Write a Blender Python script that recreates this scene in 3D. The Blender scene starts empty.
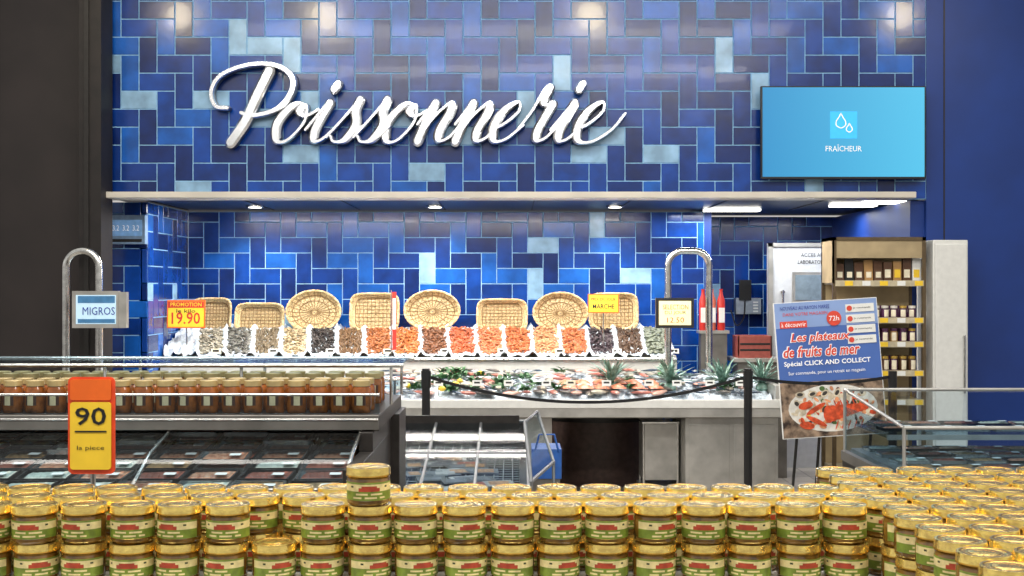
import bpy, bmesh, math, random
from mathutils import Vector, Matrix, Euler
random.seed(7)
R = random.random
CAMH = 1.9; F = 1200.0
# survey helper: photo measurement + real distance from the camera -> metres
def W(px, py, D): return Vector(((px-512)*D/F, D, CAMH-(py-288)*D/F))
def XX(px, D): return (px-512)*D/F
def ZZ(py, D): return CAMH-(py-288)*D/F
def lin(c):
    return tuple(((v/255)/12.92 if v/255 <= .04045 else (((v/255)+.055)/1.055)**2.4) for v in c)+(1,)

# ---------------- materials ----------------
MATS = {}
def mat(name, rgb, rough=.5, metal=0, emis=0, var=.12, scale=20, bump=0, bscale=60, coat=0, rgb2=None):
    if name in MATS: return MATS[name]
    m = bpy.data.materials.new(name); m.use_nodes = True
    nt = m.node_tree; b = nt.nodes['Principled BSDF']
    c = lin(rgb)
    b.inputs['Roughness'].default_value = rough
    b.inputs['Metallic'].default_value = metal
    b.inputs['Coat Weight'].default_value = coat
    tc = nt.nodes.new('ShaderNodeTexCoord')
    nz = nt.nodes.new('ShaderNodeTexNoise'); nz.inputs['Scale'].default_value = scale; nz.inputs['Detail'].default_value = 3
    nt.links.new(tc.outputs['Object'], nz.inputs['Vector'])
    rp = nt.nodes.new('ShaderNodeValToRGB')
    c2 = lin(rgb2) if rgb2 else None
    rp.color_ramp.elements[0].position = .35; rp.color_ramp.elements[1].position = .65
    rp.color_ramp.elements[0].color = tuple(v*(1-var) for v in c[:3])+(1,)
    rp.color_ramp.elements[1].color = c2 if c2 else tuple(min(1, v*(1+var)) for v in c[:3])+(1,)
    nt.links.new(nz.outputs['Fac'], rp.inputs['Fac'])
    nt.links.new(rp.outputs['Color'], b.inputs['Base Color'])
    if emis:
        b.inputs['Emission Strength'].default_value = emis
        nt.links.new(rp.outputs['Color'], b.inputs['Emission Color'])
    if bump:
        n2 = nt.nodes.new('ShaderNodeTexNoise'); n2.inputs['Scale'].default_value = bscale
        nt.links.new(tc.outputs['Object'], n2.inputs['Vector'])
        bp = nt.nodes.new('ShaderNodeBump'); bp.inputs['Strength'].default_value = bump; bp.inputs['Distance'].default_value = .01
        nt.links.new(n2.outputs['Fac'], bp.inputs['Height']); nt.links.new(bp.outputs['Normal'], b.inputs['Normal'])
    MATS[name] = m; return m
def glass_mat(name, tint=(225,238,245), gloss=.06):
    m = bpy.data.materials.new(name); m.use_nodes = True; nt = m.node_tree; nt.nodes.clear()
    o = nt.nodes.new('ShaderNodeOutputMaterial'); mx = nt.nodes.new('ShaderNodeMixShader')
    t = nt.nodes.new('ShaderNodeBsdfTransparent'); t.inputs['Color'].default_value = lin(tint)
    g = nt.nodes.new('ShaderNodeBsdfGlossy'); g.inputs['Roughness'].default_value = .04
    lw = nt.nodes.new('ShaderNodeLayerWeight'); lw.inputs['Blend'].default_value = .2
    mm = nt.nodes.new('ShaderNodeMath'); mm.operation = 'MULTIPLY_ADD'; mm.inputs[1].default_value = .3; mm.inputs[2].default_value = gloss*.5
    nt.links.new(lw.outputs['Fresnel'], mm.inputs[0]); nt.links.new(mm.outputs[0], mx.inputs[0])
    nt.links.new(t.outputs[0], mx.inputs[1]); nt.links.new(g.outputs[0], mx.inputs[2]); nt.links.new(mx.outputs[0], o.inputs[0])
    return m
GLASS = glass_mat('clear_glass')
steel = mat('stainless_steel', (185,183,178), .38, .7, var=.15, scale=6)
steeld = mat('brushed_steel_dark', (128,125,120), .42, .65, var=.2, scale=5)
chrome = mat('chrome', (215,215,212), .2, 1)
black = mat('black_plastic', (24,24,26), .4)
dark = mat('dark_metal', (45,43,42), .45, .4)
white = mat('white_enamel', (222,222,218), .35, var=.04)
ice = mat('crushed_ice', (205,218,230), .3, var=.25, scale=45, bump=.9, bscale=90)
cream = mat('cream_paper', (235,225,200), .6)
paper = mat('white_paper', (232,232,228), .6, var=.03)
yellow = mat('yellow_card', (240,200,50), .5, var=.04)
red = mat('red_card', (195,45,35), .45, var=.06)
orange = mat('orange_card', (235,105,30), .45, var=.06)
blackp = mat('black_print', (20,20,22), .6)
whitep = mat('white_print', (245,245,245), .6, var=.02, emis=.15)

# ---------------- mesh builder ----------------
class MB:
    def __init__(s): s.v=[]; s.f=[]; s.m=[]; s.mats=[]
    def mi(s, m):
        if m not in s.mats: s.mats.append(m)
        return s.mats.index(m)
    def add(s, vs, fs, m, M=None):
        o=len(s.v)
        if M is not None: vs=[M@Vector(v) for v in vs]
        s.v.extend([tuple(v) for v in vs])
        for i,f in enumerate(fs):
            s.f.append(tuple(o+k for k in f))
            s.m.append(s.mi(m[i] if isinstance(m,list) else m))
    def box(s, x0,x1,y0,y1,z0,z1, m, M=None):
        vs=[(x,y,z) for x in (x0,x1) for y in (y0,y1) for z in (z0,z1)]
        s.add(vs,[(0,1,3,2),(4,6,7,5),(0,4,5,1),(2,3,7,6),(0,2,6,4),(1,5,7,3)],m,M)
    def lathe(s, prof, segs, m, M=None, close=True):
        vs=[];fs=[];ms=[]
        for r,z in prof:
            for j in range(segs):
                a=2*math.pi*j/segs; vs.append((r*math.cos(a),r*math.sin(a),z))
        for i in range(len(prof)-1):
            for j in range(segs):
                k=(j+1)%segs
                fs.append((i*segs+j,i*segs+k,(i+1)*segs+k,(i+1)*segs+j)); ms.append(m(i,j) if callable(m) else m)
        if close:
            fs.append(tuple(range(segs))[::-1]); ms.append(m(0,0) if callable(m) else m)
            n=len(prof)-1; fs.append(tuple(n*segs+j for j in range(segs))); ms.append(m(n-1,0) if callable(m) else m)
        s.add(vs,fs,ms,M)
    def cyl(s, p0,p1,r,m,segs=16,r2=None):
        p0=Vector(p0);p1=Vector(p1);d=p1-p0;L=d.length
        M=Matrix.Translation(p0)@d.to_track_quat('Z','Y').to_matrix().to_4x4()
        s.lathe([(r,0),(r if r2 is None else r2,L)],segs,m,M)
    def tube(s, pts, r, m, segs=10):
        pts=[Vector(p) for p in pts]; vs=[];fs=[]; up=None
        n=len(pts)
        for i,p in enumerate(pts):
            t=(pts[min(i+1,n-1)]-pts[max(i-1,0)]).normalized()
            if up is None:
                up=Vector((0,0,1)) if abs(t.z)<.9 else Vector((0,1,0))
            a=t.cross(up)
            if a.length<1e-4: a=t.orthogonal()
            a.normalize(); b=a.cross(t).normalized(); up=b
            rr=r[i] if isinstance(r,list) else r
            for j in range(segs):
                q=2*math.pi*j/segs; vs.append(p+a*rr*math.cos(q)+b*rr*math.sin(q))
        for i in range(n-1):
            for j in range(segs):
                k=(j+1)%segs; fs.append((i*segs+j,i*segs+k,(i+1)*segs+k,(i+1)*segs+j))
        fs.append(tuple(range(segs))[::-1]); fs.append(tuple((n-1)*segs+j for j in range(segs)))
        s.add(vs,fs,m)
    def grid(s, fn, nu, nv, m, M=None):
        vs=[fn(i/nu,j/nv) for i in range(nu+1) for j in range(nv+1)]
        fs=[(i*(nv+1)+j,(i+1)*(nv+1)+j,(i+1)*(nv+1)+j+1,i*(nv+1)+j+1) for i in range(nu) for j in range(nv)]
        s.add(vs,fs,m,M)
    def merge(s, t, M=None, remap=None):
        ms=[t.mats[i] for i in t.m]
        if remap: ms=[remap.get(x,x) for x in ms]
        s.add(t.v,t.f,ms,M)
    def obj(s, name, parent=None, bevel=0, smooth=40, recalc=True):
        me=bpy.data.meshes.new(name)
        vs=[Vector(v) for v in s.v]
        lo=Vector((min(v.x for v in vs),min(v.y for v in vs),min(v.z for v in vs)))
        hi=Vector((max(v.x for v in vs),max(v.y for v in vs),max(v.z for v in vs)))
        c=Vector(((lo.x+hi.x)/2,(lo.y+hi.y)/2,lo.z))
        me.from_pydata([tuple(v-c) for v in vs],[],s.f)
        for m in s.mats: me.materials.append(m)
        me.polygons.foreach_set('material_index',s.m)
        if recalc:
            bm=bmesh.new(); bm.from_mesh(me); bmesh.ops.recalc_face_normals(bm,faces=bm.faces); bm.to_mesh(me); bm.free()
        me.polygons.foreach_set('use_smooth',[True]*len(me.polygons))
        me.set_sharp_from_angle(angle=math.radians(smooth))
        me.update()
        o=bpy.data.objects.new(name,me); bpy.context.collection.objects.link(o)
        o.location=c
        if bevel:
            b=o.modifiers.new('bevel','BEVEL'); b.width=bevel; b.segments=2; b.limit_method='ANGLE'
        if parent is not None:
            pm=Matrix.Translation(parent.location)
            o.parent=parent; o.matrix_parent_inverse=pm.inverted()
        return o
def T(x,y,z,rx=0,ry=0,rz=0,s=1):
    return Matrix.Translation((x,y,z))@Euler((rx,ry,rz)).to_matrix().to_4x4()@Matrix.Diagonal((s,s,s,1) if not isinstance(s,tuple) else s+(1,))

def text(mb, s, c, w, h, m, M=None, off=0.0, shear=0):
    """flat printed text centred on c, facing -Y, fitted to w x h metres; M optional board matrix"""
    cu=bpy.data.curves.new('tmp','FONT'); cu.body=s; cu.resolution_u=2; cu.offset=off; cu.shear=shear
    o=bpy.data.objects.new('tmp',cu); bpy.context.collection.objects.link(o)
    bpy.context.view_layer.update()
    me=bpy.data.meshes.new_from_object(o.evaluated_get(bpy.context.evaluated_depsgraph_get()))
    vs=[v.co.copy() for v in me.vertices]; fs=[tuple(p.vertices) for p in me.polygons]
    bpy.data.objects.remove(o); bpy.data.curves.remove(cu); bpy.data.meshes.remove(me)
    x0=min(v.x for v in vs);x1=max(v.x for v in vs);y0=min(v.y for v in vs);y1=max(v.y for v in vs)
    out=[((v.x-(x0+x1)/2)/(x1-x0)*w+c[0], c[1], (v.y-(y0+y1)/2)/(y1-y0)*h+c[2]) for v in vs]
    mb.add(out,fs,m,M)

def smoothpath(pts, n=12):
    pts=[Vector(p) for p in pts]; P=[2*pts[0]-pts[1]]+pts+[2*pts[-1]-pts[-2]]; out=[]
    for i in range(1,len(P)-2):
        for k in range(n):
            t=k/n;a,b,c,d=P[i-1],P[i],P[i+1],P[i+2]
            out.append(.5*((2*b)+(c-a)*t+(2*a-5*b+4*c-d)*t*t+(3*b-a-3*c+d)*t**3))
    out.append(P[-2]); return out
def ribbon(mb, path, widths, y0, y1, m, mside, slope=0, chamfer=0):
    """path: list of 2D (x,z); extruded from y0 (front) to y1 (back)"""
    n=len(path); vs=[];fs=[];ms=[]
    for i,p in enumerate(path):
        t=(path[min(i+1,n-1)]-path[max(i-1,0)])
        if t.length<1e-9: t=Vector((1,0))
        t.normalize(); nn=Vector((-t.y,t.x)); w=widths[i]/2; yy=y0-slope*i/n
        wi=w*.62 if chamfer else w*.999
        for a,y in ((w,y1),(w,yy+chamfer),(wi,yy),(-wi,yy),(-w,yy+chamfer),(-w,y1)):
            q=p+nn*a; vs.append((q.x,y,q.y))
    for i in range(n-1):
        a=6*i;b=a+6
        for k in range(5):
            fs.append((a+k,a+k+1,b+k+1,b+k)); ms.append(mside if k in (0,4) else m)
    mb.add(vs,fs,ms)
    for e in (0,n-1):
        p=path[e]; r=widths[e]/2*.97; yy=y0+.0022-(slope if e else 0)
        k=14; ri=r*.62 if chamfer else r*.99
        ring=lambda rr,y:[(p.x+rr*math.cos(2*math.pi*j/k),y,p.y+rr*math.sin(2*math.pi*j/k)) for j in range(k)]
        vv=ring(ri,yy)+ring(r,yy+chamfer)+ring(r,y1)
        mb.add(vv,[tuple(range(k))]+[(j,(j+1)%k,k+(j+1)%k,k+j) for j in range(k)]+[(k+j,k+(j+1)%k,2*k+(j+1)%k,2*k+j) for j in range(k)],[m]*(k+1)+[mside]*k)

# ---------------- room shell ----------------
def tilemat(n,rgb): return mat(n,rgb,.22,var=.25,scale=5,bump=.1,bscale=9,coat=.1)
TM=[tilemat('tile_navy',(6,36,98)),tilemat('tile_cobalt',(10,60,142)),tilemat('tile_azure',(20,86,172)),tilemat('tile_deep',(8,48,120)),tilemat('tile_pale',(134,172,204))]
grout=mat('grout',(135,180,218),.8)
def tile_wall(name, O, U, V, N, w, h, s=.162, pale=.035, back=.08):
    mb=MB(); O=Vector(O);U=Vector(U);V=Vector(V);N=Vector(N)
    q=[O,O+U*w,O+U*w+V*h,O+V*h]; mb.add(q+[p-N*back for p in q],[(0,1,2,3),(7,6,5,4),(0,4,5,1),(1,5,6,2),(2,6,7,3),(3,7,4,0)],grout)
    g=.0042;bv=.004;th=.005
    for j in range(-2,int(h/s)+2):
        for i in range(-2,int(w/s)+2):
            t=(i-j)%4
            if t==0: r=(i,j,i+2,j+1)
            elif t==3: r=(i,j,i+1,j+2)
            else: continue
            u0=max(0,r[0]*s)+g;v0=max(0,r[1]*s)+g;u1=min(w,r[2]*s)-g;v1=min(h,r[3]*s)-g
            if u1-u0<.02 or v1-v0<.02: continue
            k=R(); m=TM[4] if k<pale else TM[random.choices([0,1,2,3],[2.8,4,2.4,3])[0]]
            tl=[th+R()*.0010 for _ in range(4)]
            base=[(u0,v0),(u1,v0),(u1,v1),(u0,v1)]; ins=[(u0+bv,v0+bv),(u1-bv,v0+bv),(u1-bv,v1-bv),(u0+bv,v1-bv)]
            vs=[O+U*a+V*b for a,b in base]+[O+U*a+V*b+N*tl[x] for x,(a,b) in enumerate(ins)]
            mb.add(vs,[(4,5,6,7)]+[(x,(x+1)%4,4+(x+1)%4,4+x) for x in range(4)],m)
    return mb.obj(name,recalc=False,smooth=20)
DF=10.8
SO=2.70
tile_wall('wall_facade',(XX(103,DF),DF,2.70),(1,0,0),(0,0,1),(0,-1,0),XX(926,DF)-XX(103,DF),2.4,pale=.05)
tile_wall('wall_back',(-3.4,12.6,0),(1,0,0),(0,0,1),(0,-1,0),XX(704,12.6)+3.4,2.70,pale=.03)
tile_wall('wall_back_right',(XX(704,12.6),13.5,0),(1,0,0),(0,0,1),(0,-1,0),2.9,2.70,pale=.02)
tile_wall('wall_left_return',(-3.4,11.2,0),(0,1,0),(0,0,1),(1,0,0),1.38,2.70,pale=.02)
tile_wall('wall_left_front',(XX(100,11.2)-.1,11.2,0),(1,0,0),(0,0,1),(0,-1,0),-3.4-XX(100,11.2)+.1,2.70,pale=.03)
bluep=mat('blue_painted_wall',(14,52,126),.5,var=.1,scale=2)
mb=MB(); mb.box(XX(704,12.6)-.02,XX(704,12.6)+.08,12.61,13.5,0,2.7,bluep); mb.obj('wall_partition')
mb=MB(); mb.box(XX(926,DF),8.5,DF-.01,DF+.2,0,5.1,bluep)
for k in range(5): mb.box(XX(943,DF)+k*1.2,XX(943,DF)+k*1.2+.012,DF-.014,DF-.01,0,5.1,dark)
mb.box(XX(912,DF),XX(926,DF),DF+.05,13.6,0,2.69,bluep); mb.obj('wall_right')
mb=MB(); wl=mat('dark_wall_panel',(40,33,32),.6,var=.2,scale=2)
mb.box(-8.5,XX(81,DF)-.01,DF,DF+.2,0,5.1,wl)
for k in range(5): mb.box(XX(81,DF)-.75-k*.9,XX(81,DF)-.74-k*.9,DF-.01,DF,0,5.1,dark)
mb.obj('wall_left')
mb=MB(); mb.box(XX(81,10.5),XX(103,10.5),10.45,10.75,0,5.1,mat('dark_column',(24,18,17),.6,var=.4,scale=8))
mb.box(XX(81,10.5)+.05,XX(81,10.5)+.09,10.43,10.45,0,5.1,dark); mb.obj('pillar')
# soffit
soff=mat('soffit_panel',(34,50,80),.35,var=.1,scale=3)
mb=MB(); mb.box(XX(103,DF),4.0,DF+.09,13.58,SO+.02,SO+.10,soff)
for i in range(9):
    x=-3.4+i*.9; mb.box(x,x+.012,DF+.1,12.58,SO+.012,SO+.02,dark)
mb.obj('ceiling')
mb=MB(); mb.box(XX(105,10.7),XX(912,10.7),10.58,DF+.1,SO-.005,SO+.05,mat('trim_cream',(205,198,186),.4,var=.1,scale=3)); mb.obj('trim_1',bevel=.006)
# floor
fm=bpy.data.materials.new('floor_tiles'); fm.use_nodes=True; nt=fm.node_tree; b=nt.nodes['Principled BSDF']
tc=nt.nodes.new('ShaderNodeTexCoord'); br=nt.nodes.new('ShaderNodeTexBrick'); br.offset=0
br.inputs['Scale'].default_value=1; br.inputs['Brick Width'].default_value=.3; br.inputs['Row Height'].default_value=.3; br.inputs['Mortar Size'].default_value=.006
br.inputs['Color1'].default_value=lin((172,165,155)); br.inputs['Color2'].default_value=lin((155,148,140)); br.inputs['Mortar'].default_value=lin((95,90,85))
nt.links.new(tc.outputs['Object'],br.inputs['Vector']); nt.links.new(br.outputs['Color'],b.inputs['Base Color']); b.inputs['Roughness'].default_value=.35
mb=MB(); mb.box(-8.5,8.5,-1.5,13.7,-.1,0,fm); mb.obj('floor')

# ---------------- lettering ----------------
face=mat('letter_face',(238,240,244),.22,.92,var=.08,scale=5); side=mat('letter_side',(110,116,128),.3,.8)
def brush(path_px, thick=10.5, thin=3.8, w0=None):
    p=smoothpath([(a,-b) for a,b in path_px],10)
    n=len(p); w=[]
    for i in range(n):
        t=p[min(i+1,n-1)]-p[max(i-1,0)]; L=t.length or 1
        d=max(0,-t.y/L); d=d*d*(3-2*d); w.append(thin+(thick-thin)*d)
    for _ in range(4): w=[(w[max(0,i-1)]+w[i]+w[min(n-1,i+1)])/3 for i in range(n)]
    k=DF/F*(.985)
    pts=[Vector(((q.x-512)*k, CAMH+(288+q.y)*k)) for q in p]
    return pts,[x*k for x in w]
LT={
'o':([[(.62,.93),(.3,.97),(.02,.5),(.2,.03),(.5,.05),(.74,.5),(.62,.93),(.5,.78),(.72,.66),(1.0,.82)]],.86),
'i':([[(0,.3),(.32,1.0)],[(.36,1.0),(.26,.35),(.36,.03),(.58,.08),(.82,.42)]],.66),
's':([[(0,.12),(.25,.6),(.5,1.12)],[(.5,1.08),(.5,.8),(.66,.42),(.52,.04),(.25,0),(.1,.14)],[(.4,.0),(.65,.1),(.86,.4)]],.74),
'n':([[(0,.45),(.22,1.0)],[(.26,1.0),(.2,.5),(.2,0)],[(.2,.05),(.36,.6),(.66,1.0),(.76,.78),(.68,.3),(.78,.03),(1.0,.1),(1.18,.42)]],1.03),
'e':([[(0,.3),(.3,.45),(.56,.78),(.44,1.02),(.16,.8),(.06,.4),(.22,.03),(.52,.06),(.85,.42)]],.72),
'r':([[(0,.25),(.2,.8),(.3,1.35),(.42,1.42),(.4,1.1),(.5,.96),(.7,.95)],[(.7,.97),(.62,.6),(.58,.25),(.68,.03),(.88,.1),(1.08,.42)]],.92),
'E':([[(0,.3),(.3,.45),(.56,.78),(.44,1.02),(.16,.8),(.06,.4),(.22,.03),(.6,.0),(1.0,.3),(1.2,.72)]],1.2)}
mb=MB(); layer=0
def put(pts,w):
    global layer
    y=DF-.125-(layer%4)*.004; layer+=1
    ribbon(mb,pts,w,y,DF-.03,face,side,.003,.022)
# P
for st,a,b_ in (([(226,107),(214,105),(210,90),(220,74),(246,64),(274,64),(291,76),(289,94),(274,109),(250,115),(240,112)],8,5.5),([(268,70),(256,94),(244,120),(229,142)],12,8)):
    p,w=brush(st,a,b_); put(p,w)
x=268; base=141; xh=39; slant=.42
word=list('oissonneri')+['E']
tot=sum(LT[c][1] for c in word)
ux=(627-268-slant*xh*.8)/tot
for c in word:
    for st in LT[c][0]:
        pp=[(x+u*ux+slant*v*xh, base-v*xh) for u,v in st]
        p,w=brush(pp); put(p,w)
    if c=='i':
        cx=x+.34*ux+slant*1.42*xh; cy=base-1.42*xh
        p,w=brush([(cx+2,cy-3),(cx-2,cy+3)],10,9); put(p,w)
    x+=LT[c][1]*ux
mb.obj('poissonnerie_sign_lettering',recalc=True,smooth=25)

# ---------------- TV ----------------
D=10.66
scr=bpy.data.materials.new('tv_screen'); scr.use_nodes=True; nt=scr.node_tree; b=nt.nodes['Principled BSDF']
tc=nt.nodes.new('ShaderNodeTexCoord'); sx=nt.nodes.new('ShaderNodeSeparateXYZ'); rp=nt.nodes.new('ShaderNodeValToRGB'); mr=nt.nodes.new('ShaderNodeMapRange')
mr.inputs['From Min'].default_value=-.75; mr.inputs['From Max'].default_value=.75
nt.links.new(tc.outputs['Object'],sx.inputs[0]); nt.links.new(sx.outputs['X'],mr.inputs['Value']); nt.links.new(mr.outputs[0],rp.inputs[0])
rp.color_ramp.elements[0].color=lin((24,142,200)); rp.color_ramp.elements[1].color=lin((80,196,236))
b.inputs['Base Color'].default_value=(.01,.02,.03,1); b.inputs['Roughness'].default_value=.5
nt.links.new(rp.outputs[0],b.inputs['Emission Color']); b.inputs['Emission Strength'].default_value=1.0
tvp=bpy.data.objects.new('wall_television',None); tvp.location=W(843.5,132,D); bpy.context.collection.objects.link(tvp)
mb=MB(); x0,x1,z1,z0=XX(761,D),XX(926,D),ZZ(86,D),ZZ(179,D)
mb.box(x0,x1,D,D+.045,z0,z1,black); mb.box(x0+.4,x1-.4,D+.045,DF,z0+.2,z1-.2,dark); mb.obj('casing',tvp,bevel=.004)
mb=MB(); mb.box(x0+.014,x1-.014,D-.002,D+.001,z0+.02,z1-.012,scr); mb.obj('screen',tvp)
mb=MB(); cx=(x0+x1)/2; cz=ZZ(125,D)
text(mb,'FRAÎCHEUR',(cx,D-.006,ZZ(148,D)),.32,.062,whitep)
ib=mat('tv_icon_blue',(50,168,222),.5,emis=.6,var=.03)
mb.box(cx-.12,cx+.12,D-.004,D-.003,cz-.12,cz+.12,ib)
def drop(cx,cz,s):
    pts=[(0,1.5),(-.35,.85),(-.75,.2),(-.7,-.45),(0,-.85),(.7,-.45),(.75,.2),(.35,.85),(0,1.5)]
    p=smoothpath([(cx+a*s,cz+b*s) for a,b in pts],6); ribbon(mb,p,[.009]*len(p),D-.008,D-.0045,whitep,whitep)
drop(cx-.025,cz+.02,.055); drop(cx+.05,cz-.035,.033)
mb.obj('screen_graphics',tvp,recalc=False)

# ---------------- fish counter (front) ----------------
yA,zA,yB,zB=10.25,.93,11.35,1.07
xL,xR=-3.3,XX(781,10.25)
def cz_(y): return zA+(zB-zA)*(y-yA)/(yB-yA)
mb=MB()
mb.box(xL,xR,yA-.07,yA-.02,zA-.05,zA+.02,white)                # front lip
mb.box(xL,xR,yA-.06,yA-.02,zA-.13,zA-.05,steel)
mb.box(xL,xR,yA-.02,yB+.05,zA-.14,zA-.08,steeld)               # pan
mb.box(xR-.05,xR,yA-.02,yB+.05,zA-.08,zB,steel)
mb.box(xL,xR,yB,yB+.05,zA-.08,zB+.02,steel)
mb.box(XX(684,10.4),XX(781,10.3)-.02,10.32,11.2,.0,zA-.14,steel)   # right pedestal
mb.box(XX(684,10.4)+.03,XX(731,10.3)-.01,10.312,10.32,.08,zA-.2,steel)
mb.box(XX(731,10.4)+.01,XX(781,10.3)-.05,10.312,10.32,.08,zA-.2,steel)
mb.box(xL+.1,XX(552,10.4),10.4,11.2,.0,zA-.14,steel)
x1=XX(400,10.1)
mb.box(xL,x1,10.12,10.128,.93,1.12,GLASS); mb.tube([(xL,10.124,1.13),(x1,10.124,1.13)],.014,chrome,8)
for k in range(5):
    x=xL+.05+(x1-xL-.1)*k/4; mb.cyl((x,10.14,.85),(x,10.14,1.13),.014,chrome)
mb.obj('fish_counter',bevel=.004)
mb=MB()
mb.lathe([(.46,0),(.47,.03),(.5,.55),(.5,.62)],40,mat('dark_tub',(82,64,58),.5,var=.2),T(XX(602,11.5),11.75,0,s=(1.0,.75,1)))
mb.lathe([(.51,.62),(.52,.66),(.48,.66)],40,dark,T(XX(602,11.5),11.75,0,s=(1.0,.75,1)))
mb.obj('round_bin')
mb=MB(); xc=XX(661,10.6)
for dx in (-.15,.15):
    for dy in (0,.3):
        mb.cyl((xc+dx,10.62+dy,.1),(xc+dx,10.62+dy,.72),.014,chrome)
        mb.cyl((xc+dx-.015,10.62+dy,.05),(xc+dx+.015,10.62+dy,.05),.05,black)
mb.box(xc-.16,xc+.16,10.61,10.93,.2,.7,steel); mb.box(xc-.18,xc+.18,10.6,10.95,.12,.15,steel)
mb.box(xc-.17,xc+.17,10.6,10.94,.7,.72,chrome); mb.obj('steel_trolley',bevel=.005)
# ice
mb=MB()
mb.grid(lambda u,v:(xL+.01+(xR-xL-.07)*u, yA-.01+(yB-yA)*v, cz_(yA+(yB-yA)*v)-.01+R()*.028+(.03 if .1<v<.9 else 0)*R()),230,44,ice)
mb.obj('ice_bed',recalc=False,smooth=180)

# fish templates
def fish(backm,bellym,slim=1):
    t=MB(); n=14; seg=12; vs=[];fs=[];ms=[]
    prof=[(0,.01),(.04,.05),(.12,.095),(.25,.13),(.4,.14),(.55,.12),(.7,.085),(.82,.045),(.88,.03)]
    for x,h in prof:
        for j in range(seg):
            a=2*math.pi*j/seg; vs.append((x-.5,h*slim*math.cos(a),h*.42*slim*math.sin(a)))
    for i in range(len(prof)-1):
        for j in range(seg):
            k=(j+1)%seg; fs.append((i*seg+j,i*seg+k,(i+1)*seg+k,(i+1)*seg+j)); a=2*math.pi*(j+.5)/seg
            ms.append(backm if math.cos(a)>.25 else bellym)
    fs.append(tuple(range(seg))); ms.append(backm)
    t.add(vs,fs,ms)
    t.add([(.37,.02,.0),(.5,.11,.004),(.46,0,.004),(.5,-.11,.004),(.37,-.02,0)],[(0,1,2),(0,2,4),(4,2,3)],backm)
    t.add([(-.2,.12,.0),(-.08,.2,.004),(.15,.11,0)],[(0,1,2)],backm)
    t.add([(-.22,-.02,.05),(-.1,-.07,.062),(-.1,.01,.062)],[(0,1,2)],backm)
    t.lathe([(.016,.0),(.016,.004)],8,white,T(-.41,.025,.036*slim)); t.lathe([(.009,.004),(.008,.007)],8,black,T(-.41,.025,.036*slim))
    return t
fsil=fish(mat('fish_back_blue',(58,72,88),.25,var=.3),mat('fish_belly_silver',(165,172,178),.25,.3,var=.2),.8)
fpink=fish(mat('fish_back_pink',(165,95,82),.3,var=.3),mat('fish_belly_pink',(205,165,150),.3,var=.2))
fgrey=fish(mat('fish_back_grey',(80,74,68),.3,var=.35),mat('fish_belly_cream',(172,165,148),.3,var=.25),1.15)
salm=mat('salmon_flesh',(208,112,78),.3,var=.12,scale=40,rgb2=(220,148,115))
leafm=mat('herb_green',(45,92,48),.5,var=.35,scale=15)
mb=MB()
def fz(y): return cz_(y)+.035
sl=math.atan2(zB-zA,yB-yA)
xx=-1.25
while xx<xR-.2:
    for row in range(6):
        y=yA+.10+row*.19+R()*.05
        px=512+xx*F/y
        kind=random.choices([fsil,fpink,fgrey],[1,1.2,1] if px<540 else ([.5,3,1] if px<640 else [4,.8,2]))[0]
        if R()<.14: continue
        s=.2+R()*.13
        mb.merge(kind,T(xx+R()*.05,y,fz(y)+.018,sl,(R()-.5)*.2,random.choice([0.9,1.3,1.8,2.2])+R()*.3,s=s))
    xx+=.105
mb.obj('fish_display',recalc=False,smooth=60)
mb=MB()
for k in range(12):
    x0=XX(560,10.6)+k%6*.15+R()*.03; y=yA+.14+(k//6)*.2
    def fil(u,v,x0=x0,y=y): return (x0+.12*u-.02*v, y+.16*v, fz(y+.16*v)+.045+.03*math.sin(math.pi*u)*math.sin(math.pi*min(1,v*1.1+.02)))
    mb.grid(fil,8,8,salm)
mb.obj('salmon_fillets',recalc=False)
# herbs & spiky crowns
def blade(mb,c,az,el,L,w,m,droop=.5,n=7):
    c=Vector(c); h=Vector((math.cos(az),math.sin(az),0)); s=Vector((-math.sin(az),math.cos(az),0)); vs=[];p=c.copy();e=el
    for i in range(n+1):
        t=i/n; ww=w*(math.sin(math.pi*(.12+.88*t))**.7 if t<1 else 0)
        vs+= [p-s*ww/2+Vector((0,0,ww*.25)),p,p+s*ww/2+Vector((0,0,ww*.25))]
        d=h*math.cos(e)+Vector((0,0,math.sin(e))); p=p+d*L/n; e-=droop/n
    fs=[]
    for i in range(n):
        a=3*i;fs+=[(a,a+1,a+4,a+3),(a+1,a+2,a+5,a+4)]
    mb.add(vs,fs,m)
spk=mat('spiky_leaf',(76,122,104),.45,var=.3,rgb2=(150,184,172))
for px,D in ((612,10.6),(670,10.6),(722,10.6),(762,10.6)):
    mb=MB(); x=XX(px,D); zb=cz_(D)+.02
    mb.lathe([(.05,0),(.06,.02),(.05,.05),(.03,.07)],14,spk,T(x,D,zb))
    for i in range(60):
        blade(mb,(x+(R()-.5)*.05,D,zb+.06+.03*R()),R()*6.28,.1+R()*1.3,.21+R()*.07,.02,spk,.5)
    mb.obj('pineapple_crown',recalc=False)
mb=MB()
for c in range(34):
    px=random.choice([random.uniform(395,470),random.uniform(430,520),random.uniform(600,770),random.uniform(470,560)]) ; y=random.uniform(yA+.1,yB-.1); x=XX(px,y)
    for i in range(14): blade(mb,(x+R()*.1,y+R()*.08,fz(y)+.03),R()*6.28,.2+R(),.05+R()*.05,.035,leafm,.9,4)
mb.obj('parsley_garnish',recalc=False)
lem=mat('lemon_skin',(225,190,60),.4,bump=.2)
mb=MB()
for c in range(5):
    y=random.uniform(yA+.05,yB-.1);x=random.uniform(-1.2,xR-.2)
    mb.lathe([(.004,-.042),(.012,-.038),(.026,-.02),(.031,0),(.026,.02),(.012,.038),(.004,.043)],12,lem,T(x,y,fz(y)+.05,1.57,0,R()*3,s=.8))
mb.obj('lemons',recalc=False)
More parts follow.
